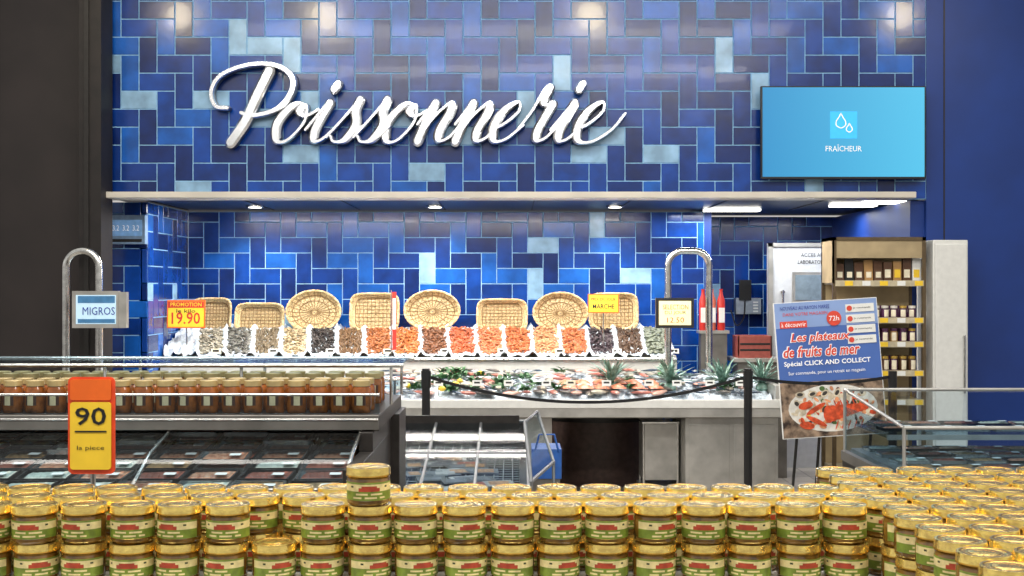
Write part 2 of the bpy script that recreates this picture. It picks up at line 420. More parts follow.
# clusters of price tags
mb=MB()
for px in list(range(400,780,34)):
    y=10.36; x=XX(px+R()*12,y); z=fz(y)+.02
    mb.cyl((x,y,z-.03),(x,y,z+.05),.003,chrome,6); M=T(x,y,z+.08,-.25)
    mb.box(-.04,.04,-.002,.002,-.025,.025,paper if R()<.8 else cream,M)
    mb.box(-.025,.025,-.003,-.002,-.004,.012,dark,M)
mb.obj('price_tags')

# ---------------- rear display ----------------
y0,z0,y1,z1=11.6,1.22,12.25,1.45
rl,rr=-3.385,XX(676,11.6)
mb=MB()
mb.box(rl,rr,y0-.06,y0-.02,1.08,z0+.01,white)
mb.box(rl,rr,y0-.08,y0-.06,z0-.03,z0+.0,chrome)
mb.box(rl,rr,y0-.02,12.55,1.04,1.10,steel)
mb.box(rl,rr,12.25,12.55,1.10,1.44,steel)
mb.box(rl+.05,rr-.05,12.2,12.5,0,1.04,steeld)
mb.box(rr-.03,rr,y0-.02,12.25,1.1,1.25,steel)
mb.obj('seafood_display_stand',bevel=.004)
mb=MB()
NS=17; sxl,sxr=XX(196,11.9),XX(672,11.9); sw=(sxr-sxl)/NS
def rz(y): return z0+(z1-z0)*(y-y0)/(y1-y0)
def lean(k): return -.07*(1-k/NS*1.3)     # strips fan out: x shift from back to front
def icefn(u,v):
    x=rl+.01+(rr-rl-.02)*u; y=y0-.01+(y1+.28-y0)*v
    z=rz(min(y,y1)); vv=min(1,max(0,(y-y0-.05)/.6)); f0=(x-sxl)/sw; f=((x-2.0*lean(f0)*(vv-.5)-sxl)/sw)%1
    ridge=max(0,1-min(f,1-f)*7)*.05 if sxl-.05<x<sxr+.05 else .08*R()
    if v>.72: z+= .03*R()
    if v<.12: z+=.03*R()
    return (x,y,z+ridge+R()*.02)
mb.grid(icefn,240,36,ice); mb.obj('rear_ice_bed',recalc=False,smooth=180)
def shrimp(m):
    t=MB(); pts=[];r=[]
    for i in range(9):
        a=-.6+i*.42; rad=.026; pts.append((rad*math.cos(a),rad*math.sin(a),0)); r.append([.004,.008,.0095,.009,.0085,.0075,.006,.0045,.003][i])
    t.tube(pts,r,m,7); e=pts[-1]
    t.add([e,(e[0]-.01,e[1]-.016,0),(e[0]+.004,e[1]-.018,0)],[(0,1,2)],m); return t
def mussel(m):
    t=MB(); t.lathe([(.001,-.03),(.008,-.024),(.013,-.008),(.015,.008),(.012,.022),(.002,.03)],8,m,T(0,0,0,1.57,0,0,s=(1,.6,1))); return t
def clam(m):
    t=MB(); t.lathe([(.002,-.011),(.016,-.007),(.023,0),(.016,.007),(.002,.011)],10,m); return t
def whelk(m):
    t=MB(); t.lathe([(.003,-.022),(.012,-.016),(.015,-.006),(.011,0),(.012,.003),(.008,.01),(.008,.013),(.002,.026)],8,m); return t
kinds=[('clams',clam,(150,145,130)),('clams',clam,(105,104,98)),('whelks',whelk,(120,106,84)),('clams',clam,(165,148,118)),('mussels',mussel,(56,50,48)),('whelks',whelk,(110,82,54)),
('shrimp',shrimp,(160,98,58)),('shrimp',shrimp,(180,108,58)),('shrimp',shrimp,(122,80,56)),('prawns',shrimp,(176,92,58)),('prawns',shrimp,(190,115,76)),('prawns',shrimp,(180,102,60)),
('shrimp',shrimp,(190,138,98)),('langoustines',shrimp,(178,106,66)),('mussels',mussel,(64,52,58)),('whelks',whelk,(88,66,50)),('oysters',clam,(110,116,100))]
for k,(nm,fn,c) in enumerate(kinds):
    m=mat('seafood_%d'%k,c,.35,var=.45,scale=50); t=fn(m); mb=MB(); xc=sxl+(k+.5)*sw
    for i in range(300):
        v=R(); y=y0+.05+v*.6; x=xc+(R()-.5)*sw*.8+2.0*lean(k+.5)*(v-.5)
        mb.merge(t,T(x,y,rz(y)+.012+.035*R(),R()*1.2-.2,R()*1-.5,R()*6.28,s=(.95 if fn is shrimp else (1.5 if k>15 else .9))))
    mb.obj(nm+'_pile',recalc=False)
mb=MB()
for k in range(9):
    x=sxl+(k*2+.95)*sw; z=rz(y0+.05)+.03; M=T(x,y0+.03,z+.02,-.3)
    mb.box(-.045,.045,-.002,.002,-.024,.024,paper if k%3 else cream,M); mb.box(-.03,.03,-.003,-.002,-.008,.014,dark,M); mb.cyl((x,y0+.04,z-.08),(x,y0+.04,z-.01),.003,chrome,6)
mb.obj('seafood_price_cards')
# ---------------- wicker baskets ----------------
wick=[mat('wicker_honey',(212,192,150),.65,var=.3,scale=60,bump=.4,bscale=120),mat('wicker_tan',(188,162,116),.65,var=.35,scale=60,bump=.4,bscale=120)]
wrim=mat('wicker_rim',(135,104,66),.6,var=.3,scale=50)
def basket(px0,px1,py0,py1,rect,tilt=.18,rot=0):
    D=12.3; cx=XX((px0+px1)/2,D); cz=ZZ((py0+py1)/2,D); a=(px1-px0)/2*D/F; b=(py1-py0)/2*D/F
    M=Matrix.Translation((cx,D,cz))@Euler((math.pi/2-tilt,0,0)).to_matrix().to_4x4()@Euler((0,0,rot)).to_matrix().to_4x4()
    ex=2 if not rect else 5; N=72; mb=MB()
    def sup(t,s):
        c,q=math.cos(t),math.sin(t); return (a*s*math.copysign(abs(c)**(2/ex),c), b*s*math.copysign(abs(q)**(2/ex),q))
    rings=[.02]+[.08+.07*i for i in range(10)]+[.76,.80,.84,.88,.91,.94,.97]
    nr=len(rings); vs=[];fs=[];ms=[]
    for i,s in enumerate(rings):
        dep=-.07 if s<.76 else -.07+.07*(s-.76)/.21
        for j in range(N):
            x,y=sup(2*math.pi*j/N,s); wv=.005*(1 if ((j//2)+i)%2 else -1)
            vs.append((x,y,dep+wv))
    for i in range(nr-1):
        for j in range(N):
            k=(j+1)%N; fs.append((i*N+j,i*N+k,(i+1)*N+k,(i+1)*N+j)); ms.append(wick[((j//2)+i)%2])
    mb.add(vs,fs,ms,M)
    vs=[(p[0],p[1],p[2]-.008) for p in vs]; mb.add(vs,fs,ms,M)
    for ph in (0,math.pi):
        pts=[]
        for j in range(145):
            t=2*math.pi*j/144; x,y=sup(t,.98+.012*math.cos(18*t+ph)); pts.append(M@Vector((x,y,.004+.008*math.sin(18*t+ph))))
        mb.tube(pts,.010,wick[0] if ph else wick[1],6)
    for s in ((.8,) if rect else (.55,.8)):
        pts=[M@Vector((*sup(2*math.pi*j/72,s),-.06 if s<.7 else -.05)) for j in range(73)]; mb.tube(pts,.004,wrim,5)
    if rect:
        for q in range(-4,5):
            u=q/5*.8; mb.tube([M@Vector((a*u,-b*.8,-.062)),M@Vector((a*u,b*.8,-.062))],.003,wrim,4)
        for q in range(-3,4):
            u=q/4*.8; mb.tube([M@Vector((-a*.8,b*u,-.061)),M@Vector((a*.8,b*u,-.061))],.003,wrim,4)
    else:
        for j in range(24):
            t=2*math.pi*j/24; mb.tube([M@Vector((*sup(t,.1),-.064)),M@Vector((*sup(t,.74),-.064)),M@Vector((*sup(t,.96),0))],.003,wrim,4)
    mb.obj('wicker_basket',recalc=False)
for b_ in ((192,231,298,334,1),(235,284,303,336,1),(286,341,290,333,0),(350,399,293,332,1),(404,460,290,331,0),(477,527,299,332,1),(533,588,292,333,0),(589,638,293,330,1)):
    basket(*b_)

# ---------------- signs ----------------
def sign(name,px0,px1,py0,py1,D,lines,bg,roll=0,border=None,standz=None,pole=None):
    w=(px1-px0)*D/F;h=(py1-py0)*D/F; c=W((px0+px1)/2,(py0+py1)/2,D); mb=MB(); M=Matrix.Translation(c)@Euler((-.05,roll,0)).to_matrix().to_4x4()
    mb.box(-w/2,w/2,0,.012,-h/2,h/2,border or bg,M)
    k=.012 if border else 0
    mb.box(-w/2+k,w/2-k,-.002,0,-h/2+k,h/2-k,bg,M)
    for s,u,v,ww,hh,m in lines:
        if isinstance(s,tuple): mb.box(-w/2+k,w/2-k,-.003,-.002,h*s[0],h*s[1],m,M)
        else: text(mb,s,(u*w/2,-.005,v*h/2),ww*w,hh*h,m,M,off=.01)
    if standz is not None: mb.cyl((c.x,D+.02,standz),(c.x,D+.02,c.z-h/2+.02),.008,chrome,8)
    return mb.obj(name)
purple=mat('blue_print',(40,60,150),.5)
sign('promotion_sign',167,205,300,328,11.75,[((.22,.45),0,0,0,0,red),('PROMOTION',0,.68,.82,.14,yellow),('19.90',0,-.3,.75,.42,red),('le kilo',0,.22,.5,.13,blackp)],yellow,border=orange,standz=1.3)
sign('promotion_sign',588,619,294,313,11.9,[('PRIX DU JOUR',0,.4,.8,.2,red),('MARCHE',0,-.3,.7,.25,blackp)],yellow,border=orange,standz=1.35)
mb=MB(); mb.box(XX(392,11.6),XX(396,11.6),11.62,11.63,1.3,ZZ(292,11.6),red); mb.cyl((XX(391,11.6),11.625,1.2),(XX(391,11.6),11.625,ZZ(290,11.6)),.006,chrome); mb.box(XX(392.6,11.6),XX(395.4,11.6),11.615,11.62,1.50,1.8,paper); mb.obj('red_flag_marker')

# ---------------- tube stands with terminals ----------------
def ustand(name,pxa,pxb,pyt,D,zb,r=.035):
    xa,xb=XX(pxa,D),XX(pxb,D); zt=ZZ(pyt,D); rad=min(.14,(xb-xa)/2); pts=[(xa,D,zb),(xa,D,zt-rad)]
    for i in range(1,9):
        a=math.pi-i*math.pi/16; pts.append((xa+rad+rad*math.cos(a),D,zt-rad+rad*math.sin(a)))
    for i in range(0,9):
        a=math.pi/2-i*math.pi/16; pts.append((xb-rad+rad*math.cos(a),D,zt-rad+rad*math.sin(a)))
    pts.append((xb,D,zb)); mb=MB(); mb.tube(pts,r,chrome,14)
    for x in (xa,xb): mb.cyl((x,D,zb),(x,D,zb+.02),.07,steel)
    return mb
scrn=mat('terminal_screen',(185,215,232),.3,emis=.45,var=.04)
mb=ustand('x',668,709,251,11.47,1.0,.034)
D=11.3; w=W(675.5,313,D)
mb.box(XX(656,D),XX(694,D),D,D+.06,ZZ(328,D),ZZ(298,D),black); mb.box(XX(659,D),XX(691,D),D-.003,D,ZZ(325,D),ZZ(301,D),mat('terminal_screen_cream',(250,236,170),.4,emis=.4,var=.03))
text(mb,'SELECTION',(w.x,D-.006,ZZ(307,D)),.24,.045,red); text(mb,'DU JOUR',(w.x,D-.006,ZZ(313,D)),.2,.04,blackp); text(mb,'12.50',(w.x,D-.006,ZZ(320,D)),.16,.05,red)
mb.box(w.x-.05,w.x+.05,D+.06,11.47,w.z-.05,w.z+.05,dark)
mb.box(XX(664,11.47),XX(713,11.47),11.42,11.52,.96,1.0,steel)
for px in (668,709): mb.cyl((XX(px,11.47),11.47,0),(XX(px,11.47),11.47,.96),.03,steel)
mb.obj('weighing_scale_terminal')
mb=ustand('x',66,99,251,10.3,.98,.034)
D=10.05
mb.box(XX(72,D),XX(118,D),D,D+.06,ZZ(328,D),ZZ(291,D),steel); mb.box(XX(76,D),XX(116,D),D-.003,D,ZZ(324,D),ZZ(295,D),scrn)
mb.box(XX(118,D),XX(126,D),D+.01,D+.07,ZZ(328,D),ZZ(292,D),steel)
text(mb,'MIGROS',(XX(99,D),D-.008,ZZ(311,D)),.27,.065,purple); mb.box(XX(78,D),XX(115,D),D-.006,D-.003,ZZ(303,D),ZZ(296,D),mat('screen_dark',(60,110,150),.4,emis=.4))
mb.box(XX(78,D),XX(115,D),D-.006,D-.003,ZZ(323,D),ZZ(319,D),mat('screen_dark',(60,110,150)))
mb.box(XX(90,D),XX(100,D),D+.06,10.3,ZZ(315,D),ZZ(305,D),dark)
mb.box(XX(55,10.3),-3.46,10.12,10.42,.0,.95,steel); mb.box(XX(55,10.3)-.02,-3.44,10.1,10.43,.95,.98,white)
mb.obj('weighing_scale_terminal')
# wall display on the left
D=11.1
mb=MB(); mb.box(XX(107,D),XX(145,D),D,D+.09,ZZ(244,D),ZZ(215,D),mat('grey_blue_plastic',(120,145,175),.4)); mb.box(XX(110,D),XX(142,D),D-.003,D,ZZ(236,D),ZZ(220,D),mat('lcd_panel',(110,150,195),.3,emis=.3))
for i in range(3): text(mb,'3.2',(XX(116+i*10,D),D-.005,ZZ(228,D)),.06,.05,whitep)
mb.box(XX(110,D),XX(142,D),D-.003,D,ZZ(242,D),ZZ(239,D),dark); mb.obj('temperature_display',bevel=.004)

# wall items right
D=13.42
mb=MB(); mb.box(XX(735,D),XX(760,D),D-.06,D+.07,ZZ(314,D),ZZ(298,D),mat('grey_plastic',(140,150,160),.4)); mb.box(XX(738,D),XX(750,D),D-.08,D-.06,ZZ(300,D),ZZ(280,D),black)
mb.tube(smoothpath([(XX(744,D),D-.07,ZZ(300,D)),(XX(742,D),D-.08,ZZ(318,D)),(XX(735,D),D-.08,ZZ(325,D)),(XX(730,D),D-.05,ZZ(310,D))],6),.008,black,6)
for k in range(4): mb.box(XX(752,D),XX(757,D),D-.063,D-.06,ZZ(303+k*3,D),ZZ(301.5+k*3,D),white)
mb.obj('wall_phone',bevel=.004)
D=12.2
mb=MB()
for px,c in ((703,red),(712,mat('salmon_plastic',(205,110,85),.4)),(721,red)):
    x=XX(px,D); mb.lathe([(.035,0),(.04,.02),(.04,.3),(.02,.36),(.015,.4),(.02,.42)],14,c,T(x,D,1.47)); mb.box(x-.03,x+.03,D-.043,D-.038,1.55,1.7,paper)
mb.box(XX(698,D),XX(728,D),D-.08,D+.1,1.44,1.47,steel); mb.box(XX(698,D)+.02,XX(728,D)-.02,D-.06,D+.08,0,1.44,steeld)
mb.obj('cleaning_bottle_stand')
D=12.0
mb=MB(); rb=mat('brick_red_crate',(150,75,65),.5)
x0,x1=XX(738,D),XX(772,D)
mb.box(x0,x1,D,D+.3,1.2,1.22,rb)
for a in ((x0,x1,D,D+.015),(x0,x1,D+.285,D+.3),(x0,x0+.015,D,D+.3),(x1-.015,x1,D,D+.3)): mb.box(*a,1.22,1.42,rb)
mb.box(x0+.02,x1-.02,D-.004,D,1.27,1.29,dark); mb.box(x0+.02,x1-.02,D-.004,D,1.33,1.35,dark)
mb.box(x0-.05,x1+.2,D-.05,D+.35,1.16,1.2,steel); mb.box(x0,x1+.15,D,D+.3,0,1.16,steeld)
mb.obj('crate_on_worktop',bevel=.004)
# cold room door
D=12.7
mb=MB(); x0,x1=XX(768,D),XX(838,D); zt=ZZ(243,D); grey=mat('coldroom_panel',(198,200,202),.35,.1,var=.05)
mb.box(x0,x1,D,D+.06,0,zt,grey); mb.box(x0,x0+.05,D-.02,D,0,zt,steel); mb.box(x0,x1,D-.02,D,zt-.04,zt,steel)
mb.box(XX(792,D),XX(833,D),D-.012,D,ZZ(303,D),ZZ(272,D),steel); mb.box(XX(795,D),XX(830,D),D-.016,D-.012,ZZ(300,D),ZZ(275,D),mat('window_dark',(120,135,145),.1))
text(mb,'ACCES AU',(XX(812,D),D-.006,ZZ(255,D)),.24,.04,blackp); text(mb,'LABORATOIRE',(XX(812,D),D-.006,ZZ(262,D)),.3,.04,blackp)
mb.cyl((XX(782,D),D-.05,ZZ(320,D)),(XX(782,D),D-.05,ZZ(290,D)),.012,chrome); mb.box(XX(780,D),XX(784,D),D-.05,D,ZZ(319,D),ZZ(317,D),chrome); mb.box(XX(780,D),XX(784,D),D-.05,D,ZZ(293,D),ZZ(291,D),chrome)
mb.obj('door_1',bevel=.004)
# ---------------- grocery shelf ----------------
D=10.3; x0,x1=XX(833,D),XX(926,D); zt=ZZ(237,D); bronze=mat('bronze_metal',(100,84,62),.4,.4); sand=mat('shelf_back',(178,158,122),.6,var=.2,scale=4)
mb=MB()
for x in (x0,x1-.03):
    for y in (D,D+.36): mb.box(x,x+.03,y,y+.03,0,zt,bronze)
mb.box(x0+.03,x1-.03,D+.36,D+.375,.1,zt,sand); mb.box(x0,x1,D,D+.39,zt-.03,zt,bronze)
mb.box(x0,x0+.012,D,D+.39,ZZ(283,D),zt,sand)
sh=[ZZ(281,D),ZZ(318,D),ZZ(342,D),ZZ(371,D),ZZ(400,D),.35,.1]
mb.box(x0+.03,x1-.03,D+.01,D+.03,ZZ(258,D),zt-.03,sand)
for z in sh:
    mb.box(x0+.02,x1-.02,D+.01,D+.37,z-.03,z,mat('shelf_metal',(165,155,135),.4,.3)); mb.box(x0+.02,x1-.02,D-.005,D+.01,z-.045,z+.005,mat('shelf_edge',(190,178,150),.4))
    for i in range(5): mb.box(x0+.1+i*.15,x0+.17+i*.15,D-.008,D-.005,z-.04,z,paper if i%2 else yellow)
mb.obj('grocery_shelf')
mb=MB(); brn=mat('brown_packet',(88,58,38),.5); kraft=mat('kraft_packet',(170,130,80),.5); purp=mat('plum_jar',(84,46,78),.25); lidw=mat('jar_lid_white',(215,210,200),.4); gold=mat('gold_lid',(205,170,84),.3,.55,var=.15,scale=60)
for i in range(9):
    x=x0+.08+i*.083; h_=.15+R()*.06; pm=[brn,blackp,brn,kraft,brn,brn,kraft,brn,paper][i]
    if i<5:   # pouches with pinched tops
        mb.add([(x-.036,D+.07,sh[0]),(x+.036,D+.07,sh[0]),(x+.036,D+.13,sh[0]),(x-.036,D+.13,sh[0]),(x-.038,D+.1,sh[0]+h_),(x+.038,D+.1,sh[0]+h_)],[(0,1,5,4),(3,2,5,4),(0,3,4),(1,2,5),(0,1,2,3)],pm)
        mb.box(x-.022,x+.022,D+.072,D+.078,sh[0]+.03,sh[0]+.08,cream)
    else:
        mb.box(x-.035,x+.035,D+.08,D+.12,sh[0],sh[0]+h_,pm); mb.box(x-.025,x+.025,D+.078,D+.08,sh[0]+.03,sh[0]+.1,cream if i%2 else yellow)
def stock_jars(mb,xa,n,dx,y,z,q):
    for i in range(n):
        x=xa+i*dx
        hh=(.105,.115,.125)[q]; lm=(lidw,purp,gold)[q] if i%4 else gold; bm_=(purp,purp,brn)[q] if i%3 else (purp,kraft,purp)[q]
        mb.lathe([(.03,0),(.032,.01),(.032,hh-.035),(.026,hh-.025),(.026,hh-.023),(.03,hh-.022),(.03,hh)],14,lambda a,b,lm=lm,bm_=bm_:lm if a>=4 else (cream if a==1 and 8<b<12 else bm_),T(x,y,z,0,0,(R()-.5)))
        mb.lathe([(.03,0),(.032,.01),(.032,hh-.035),(.026,hh-.025),(.03,hh-.022),(.03,hh)],14,bm_,T(x,y+.12,z))
for q,z in enumerate(sh[1:4]):
    k0=3 if q==0 else 0
    stock_jars(mb,x0+.08+k0*.078,9-k0,.078,D+.08,z,q)
mb.obj('shelf_groceries',recalc=False)
# narrow white upright cabinet standing beside the shelf
D=10.3
mb=MB(); x0=XX(933,D); mb.box(x0,x0+.3,D,D+.42,.0,ZZ(240,D),white); mb.box(x0+.015,x0+.285,D-.02,D,.12,ZZ(244,D),white); mb.cyl((x0+.25,D-.055,1.0),(x0+.25,D-.055,1.5),.01,chrome)
for z in (1.02,1.48): mb.box(x0+.243,x0+.257,D-.055,D-.02,z-.008,z+.008,chrome)
mb.obj('upright_cabinet',bevel=.006)

# ---------------- poster ----------------
D=9.7; w=.84; h=1.10; c=W(830,368,D)
M=Matrix.Translation(c)@Euler((-.06,math.radians(-3.5),0)).to_matrix().to_4x4()
pb=mat('poster_blue',(72,106,178),.45,var=.12,scale=2); pl=mat('poster_light_blue',(135,160,208),.45,var=.1,scale=2); pr=mat('poster_red',(220,72,52),.45,var=.08)
pc=bpy.data.objects.new('seafood_platter_poster',None); pc.location=(c.x,D,0); bpy.context.collection.objects.link(pc)
mb=MB(); mb.box(-w/2,w/2,0,.02,-h/2,h/2,paper,M); mb.box(-w/2+.006,w/2-.006,-.002,0,-.1,h/2-.006,pb,M); mb.box(-w/2+.006,w/2-.006,-.003,-.002,.34,h/2-.006,pl,M)
mb.box(-w/2+.006,w/2-.006,-.002,0,-h/2+.006,-.1,mat('platter_photo_dark',(74,56,48),.4,var=.5,scale=14,rgb2=(170,145,122)),M)
mb.cyl(M@Vector((-.3,.03,-h/2+.02)),(c.x-.3,D+.1,0),.012,dark); mb.cyl(M@Vector((.3,.03,-h/2+.02)),(c.x+.3,D+.1,0),.012,dark); mb.cyl(M@Vector((0,.03,.3)),(c.x,D+.5,0),.012,dark)
mb.obj('board',pc)
mb=MB()
mb.box(-.38,-.16,-.006,-.0035,.34,.395,pr,M); text(mb,'à découvrir',(-.27,-.009,.367),.2,.035,whitep,M)
for s,z,ww in (('Les plateaux',.25,.48),('de fruits de mer',.145,.62)):
    text(mb,s,(-.06,-.006,z),ww+.016,.10,whitep,M,off=.06,shear=.25); text(mb,s,(-.06,-.009,z),ww,.088,pr,M,off=.02,shear=.25)
text(mb,'Spécial CLICK AND COLLECT',(-.02,-.009,.045),.70,.05,whitep,M,off=.02); text(mb,'Sur commande, pour un retrait en magasin',(-.03,-.009,-.03),.62,.035,whitep,M)
for k in range(4): mb.box(.16,.39,-.008,-.004,.44-k*.085,.505-k*.085,paper,M)
for k in range(4): mb.lathe([(.022,0),(.022,.002)],12,pr,M@T(.19,-.009,.472-k*.085,1.57)); text(mb,'Je commande',(.29,-.01,.472-k*.085),.14,.018,blackp,M)
mb.lathe([(.06,0),(.06,.002)],20,pr,M@T(.06,-.01,.40,1.57)); text(mb,'72h',(.06,-.014,.40),.08,.04,whitep,M)
text(mb,'NOUVEAU AU RAYON MAREE',(-.17,-.008,.50),.40,.03,purple,M); text(mb,'DANS VOTRE MAGASIN',(-.17,-.008,.45),.36,.025,pr,M)
def disc(x,z,rx,rz_,m,y,rot=0,n=20): mb.add([(x+rx*math.cos(2*math.pi*j/n)*math.cos(rot)-rz_*math.sin(2*math.pi*j/n)*math.sin(rot),y,z+rx*math.cos(2*math.pi*j/n)*math.sin(rot)+rz_*math.sin(2*math.pi*j/n)*math.cos(rot)) for j in range(n)],[tuple(range(n))],m,M)
shc=[mat('print_shell',(205,192,168),.4,var=.35),mat('print_lobster',(205,80,44),.4,var=.35,scale=30),mat('print_prawn',(220,150,108),.4,var=.3),mat('print_dark',(60,56,52),.4),mat('print_lemon',(220,195,80),.4),mat('print_green',(80,110,58),.4)]
disc(0,-.32,.36,.19,mat('print_plate',(225,222,214),.4),-.0029,0,32)
for k in range(150):
    a_=R()*6.28; q_=R()**.5; disc(.33*q_*math.cos(a_),-.32+.17*q_*math.sin(a_),.012+R()*.022,.008+R()*.012,shc[random.choices([0,1,2,3,4,5],[5,1.4,4,2,.6,1.2])[0]],-.003-.00003*k,R()*3)
for k in range(9): disc(-.04+k*.036,-.37+.006*k,.042,.07-.005*k,shc[1],-.008-.0001*k)
for q in (1,-1):
    disc(-.14,-.37+q*.05,.09,.02,shc[1],-.0089,q*.5); disc(-.22,-.37+q*.08,.06,.03,shc[1],-.0091,q*.2)
for q in range(5): disc(.02+q*.05,-.46,.04,.005,shc[1],-.0092,1.2); disc(.02+q*.05,-.29,.04,.005,shc[1],-.0092,-1.2)
for k in range(6): disc(-.26+k*.1,-.2,.038,.024,shc[0],-.0086,k*.3); disc(-.26+k*.1,-.2,.024,.014,shc[3],-.0088,k*.3)
mb.obj('print',pc,recalc=False)

# ---------------- belt barrier ----------------
D=9.2; mb=MB()
xa,xb=XX(426,D),XX(748,D); zt=ZZ(372,D)
for x in (xa,xb):
    mb.cyl((x,D,.02),(x,D,zt-.02),.032,black); mb.lathe([(.17,0),(.17,.015),(.06,.035),(.035,.05)],28,black,T(x,D,0)); mb.cyl((x,D,zt-.12),(x,D,zt+.01),.038,black); mb.cyl((x,D,zt+.01),(x,D,zt+.025),.03,dark)
def belt(u,v):
    s=4*u*(1-u); return (xa+.03+(xb-xa-.06)*u, D, zt-.03-.19*s-.024*v)
mb.grid(belt,40,1,black)
x2=xb+1.1; mb.grid(lambda u,v:(xb+.03+(x2-xb)*u,D+.1*u,zt-.03-.05*4*u*(1-u)-.024*v),20,1,black)
mb.cyl((x2+.04,D+.1,0.02),(x2+.04,D+.1,zt),.032,black); mb.lathe([(.17,0),(.17,.015),(.06,.035)],28,black,T(x2+.04,D+.1,0))
mb.obj('belt_barrier',recalc=False)

# ---------------- left chilled gondola ----------------
L,Rx=-3.2,XX(386,4.7)
BX=XX(352,4.2)
mb=MB(); dk=mat('case_graphite',(50,46,44),.4,.3,var=.2)
dz=1.43
mb.box(L,Rx,4.45,5.35,dz-.06,dz-.005,dk); mb.box(L,Rx,4.43,4.45,dz-.055,dz,steeld)
mb.box(L,Rx,4.425,4.43,dz-.02,dz-.012,chrome)
mb.box(L,Rx+.02,5.05,5.35,0,dz-.06,dk)
mb.box(L,BX,3.98,5.05,0,1.16,dk)
mb.box(L,BX,3.96,4.0,1.14,1.235,steeld); mb.box(L,BX,3.955,3.96,1.225,1.238,chrome)
mb.box(BX,BX+.05,3.96,5.05,0,1.30,dk); mb.box(BX,BX+.05,4.4,5.05,1.30,dz-.06,dk)
mb.add([(L,4.0,1.20),(BX,4.0,1.20),(BX,5.04,1.30),(L,5.04,1.30)],[(0,1,2,3)],steeld)
for px in (150,352): mb.tube([(XX(px,4.2),3.99,1.235),(XX(px,4.2),4.2,1.32),(XX(px,4.2),4.45,dz-.06)],.008,chrome)
mb.box(L,Rx,4.47,4.478,dz,dz+.07,GLASS); mb.tube([(L,4.474,dz+.072),(Rx,4.474,dz+.072)],.006,chrome,8)
mb.tube([(L,5.3,dz+.16),(Rx+.06,5.3,dz+.16)],.009,chrome,8); mb.tube([(L,4.8,dz+.16),(Rx+.06,4.8,dz+.16)],.009,chrome,8)
for px in (118,250,395): 
    for y in (4.84,5.3): mb.cyl((XX(px,5.0),y,dz),(XX(px,5.0),y,dz+.155),.007,chrome,8)
mb.box(L,Rx+.05,4.8,5.3,dz+.161,dz+.168,GLASS)
mb.grid(lambda u,v:(L+(BX-L)*u, 3.99+.46*v, 1.237+(dz-.06-1.237)*(1-(1-v)**2)),4,10,GLASS)
mb.obj('refrigerated_display_case',bevel=.003)
amb=mat('amber_honey',(140,78,32),.12,var=.35,scale=30,coat=.6); hl=mat('honey_label',(215,192,150),.5,var=.1); hl2=mat('honey_label_brown',(70,40,26),.5); hlid=mat('honey_lid',(205,182,130),.3,.5)
mb=MB()
for row,y in enumerate((4.57,4.68,4.95,5.06)):
    n=int((Rx-.05-L-.6)/.083)
    for i in range(n):
        x=Rx-.08-i*.083+R()*.004
        mb.lathe([(.034,0),(.037,.008),(.037,.03),(.0375,.03),(.0375,.075),(.037,.075),(.036,.092),(.030,.1),(.030,.101),(.034,.102),(.034,.122),(.030,.124)],20,
          lambda a,b:hlid if a>=8 else ((hl if b%20 in (14,15) else hl2) if a==3 and 12<b<17 else amb),T(x,y,dz-.004,0,0,(R()-.5)*.5))
mb.obj('honey_jars',recalc=False)
# flat foil trays of sliced, prepared fish under film
f1,f2=mat('pastry_brown',(165,120,78),.5,var=.4,scale=60),mat('cream_food',(205,195,175),.5,var=.2,scale=50)
f3=mat('terrine_red',(150,78,58),.5,var=.3); f4=mat('smoked_salmon',(205,112,74),.35,var=.3,scale=60,rgb2=(225,160,125)); foil=mat('foil_tray',(190,190,188),.25,.9,var=.2,scale=80)
tray=MB(); tb=black
tray.box(-.085,.085,-.06,.06,0,.006,tb)
for a in ((-.09,-.083,-.065,.065),(.083,.09,-.065,.065),(-.09,.09,-.065,-.058),(-.09,.09,.058,.065)): tray.box(*a,0,.018,tb)
for i in range(6):
    xq=-.068+i*.023
    tray.grid(lambda u,v,xq=xq,i=i:(xq+.04*u-.006*math.sin(v*3.1), -.05+.10*v, .008+.012*math.sin(math.pi*u)*math.sin(math.pi*v)+.003*i*.3+.004*u),4,6,f1)
tray.grid(lambda u,v:(-.082+.164*u,-.058+.116*v,.022+.006*min(1,3*min(u,1-u))*min(1,3*min(v,1-v))),6,6,GLASS)
tray.box(.03,.07,-.05,-.02,.0285,.0295,paper)
mb=MB()
for r in range(6):
    for i in range(12):
        x=BX-.12-i*.195+R()*.02; y=4.08+r*.15; z=1.20+(y-4.0)*.096
        for st in range(random.choice([1,1,2]) if r>1 else 1):
            mb.merge(tray,T(x,y,z+.004+st*.032,.096,0,(R()-.5)*.12),{f1:random.choice([f1,f2,f3,f4,f4,f2]),tb:random.choice([black,dark,foil,foil])})
mb.obj('packaged_fish_trays',recalc=False)

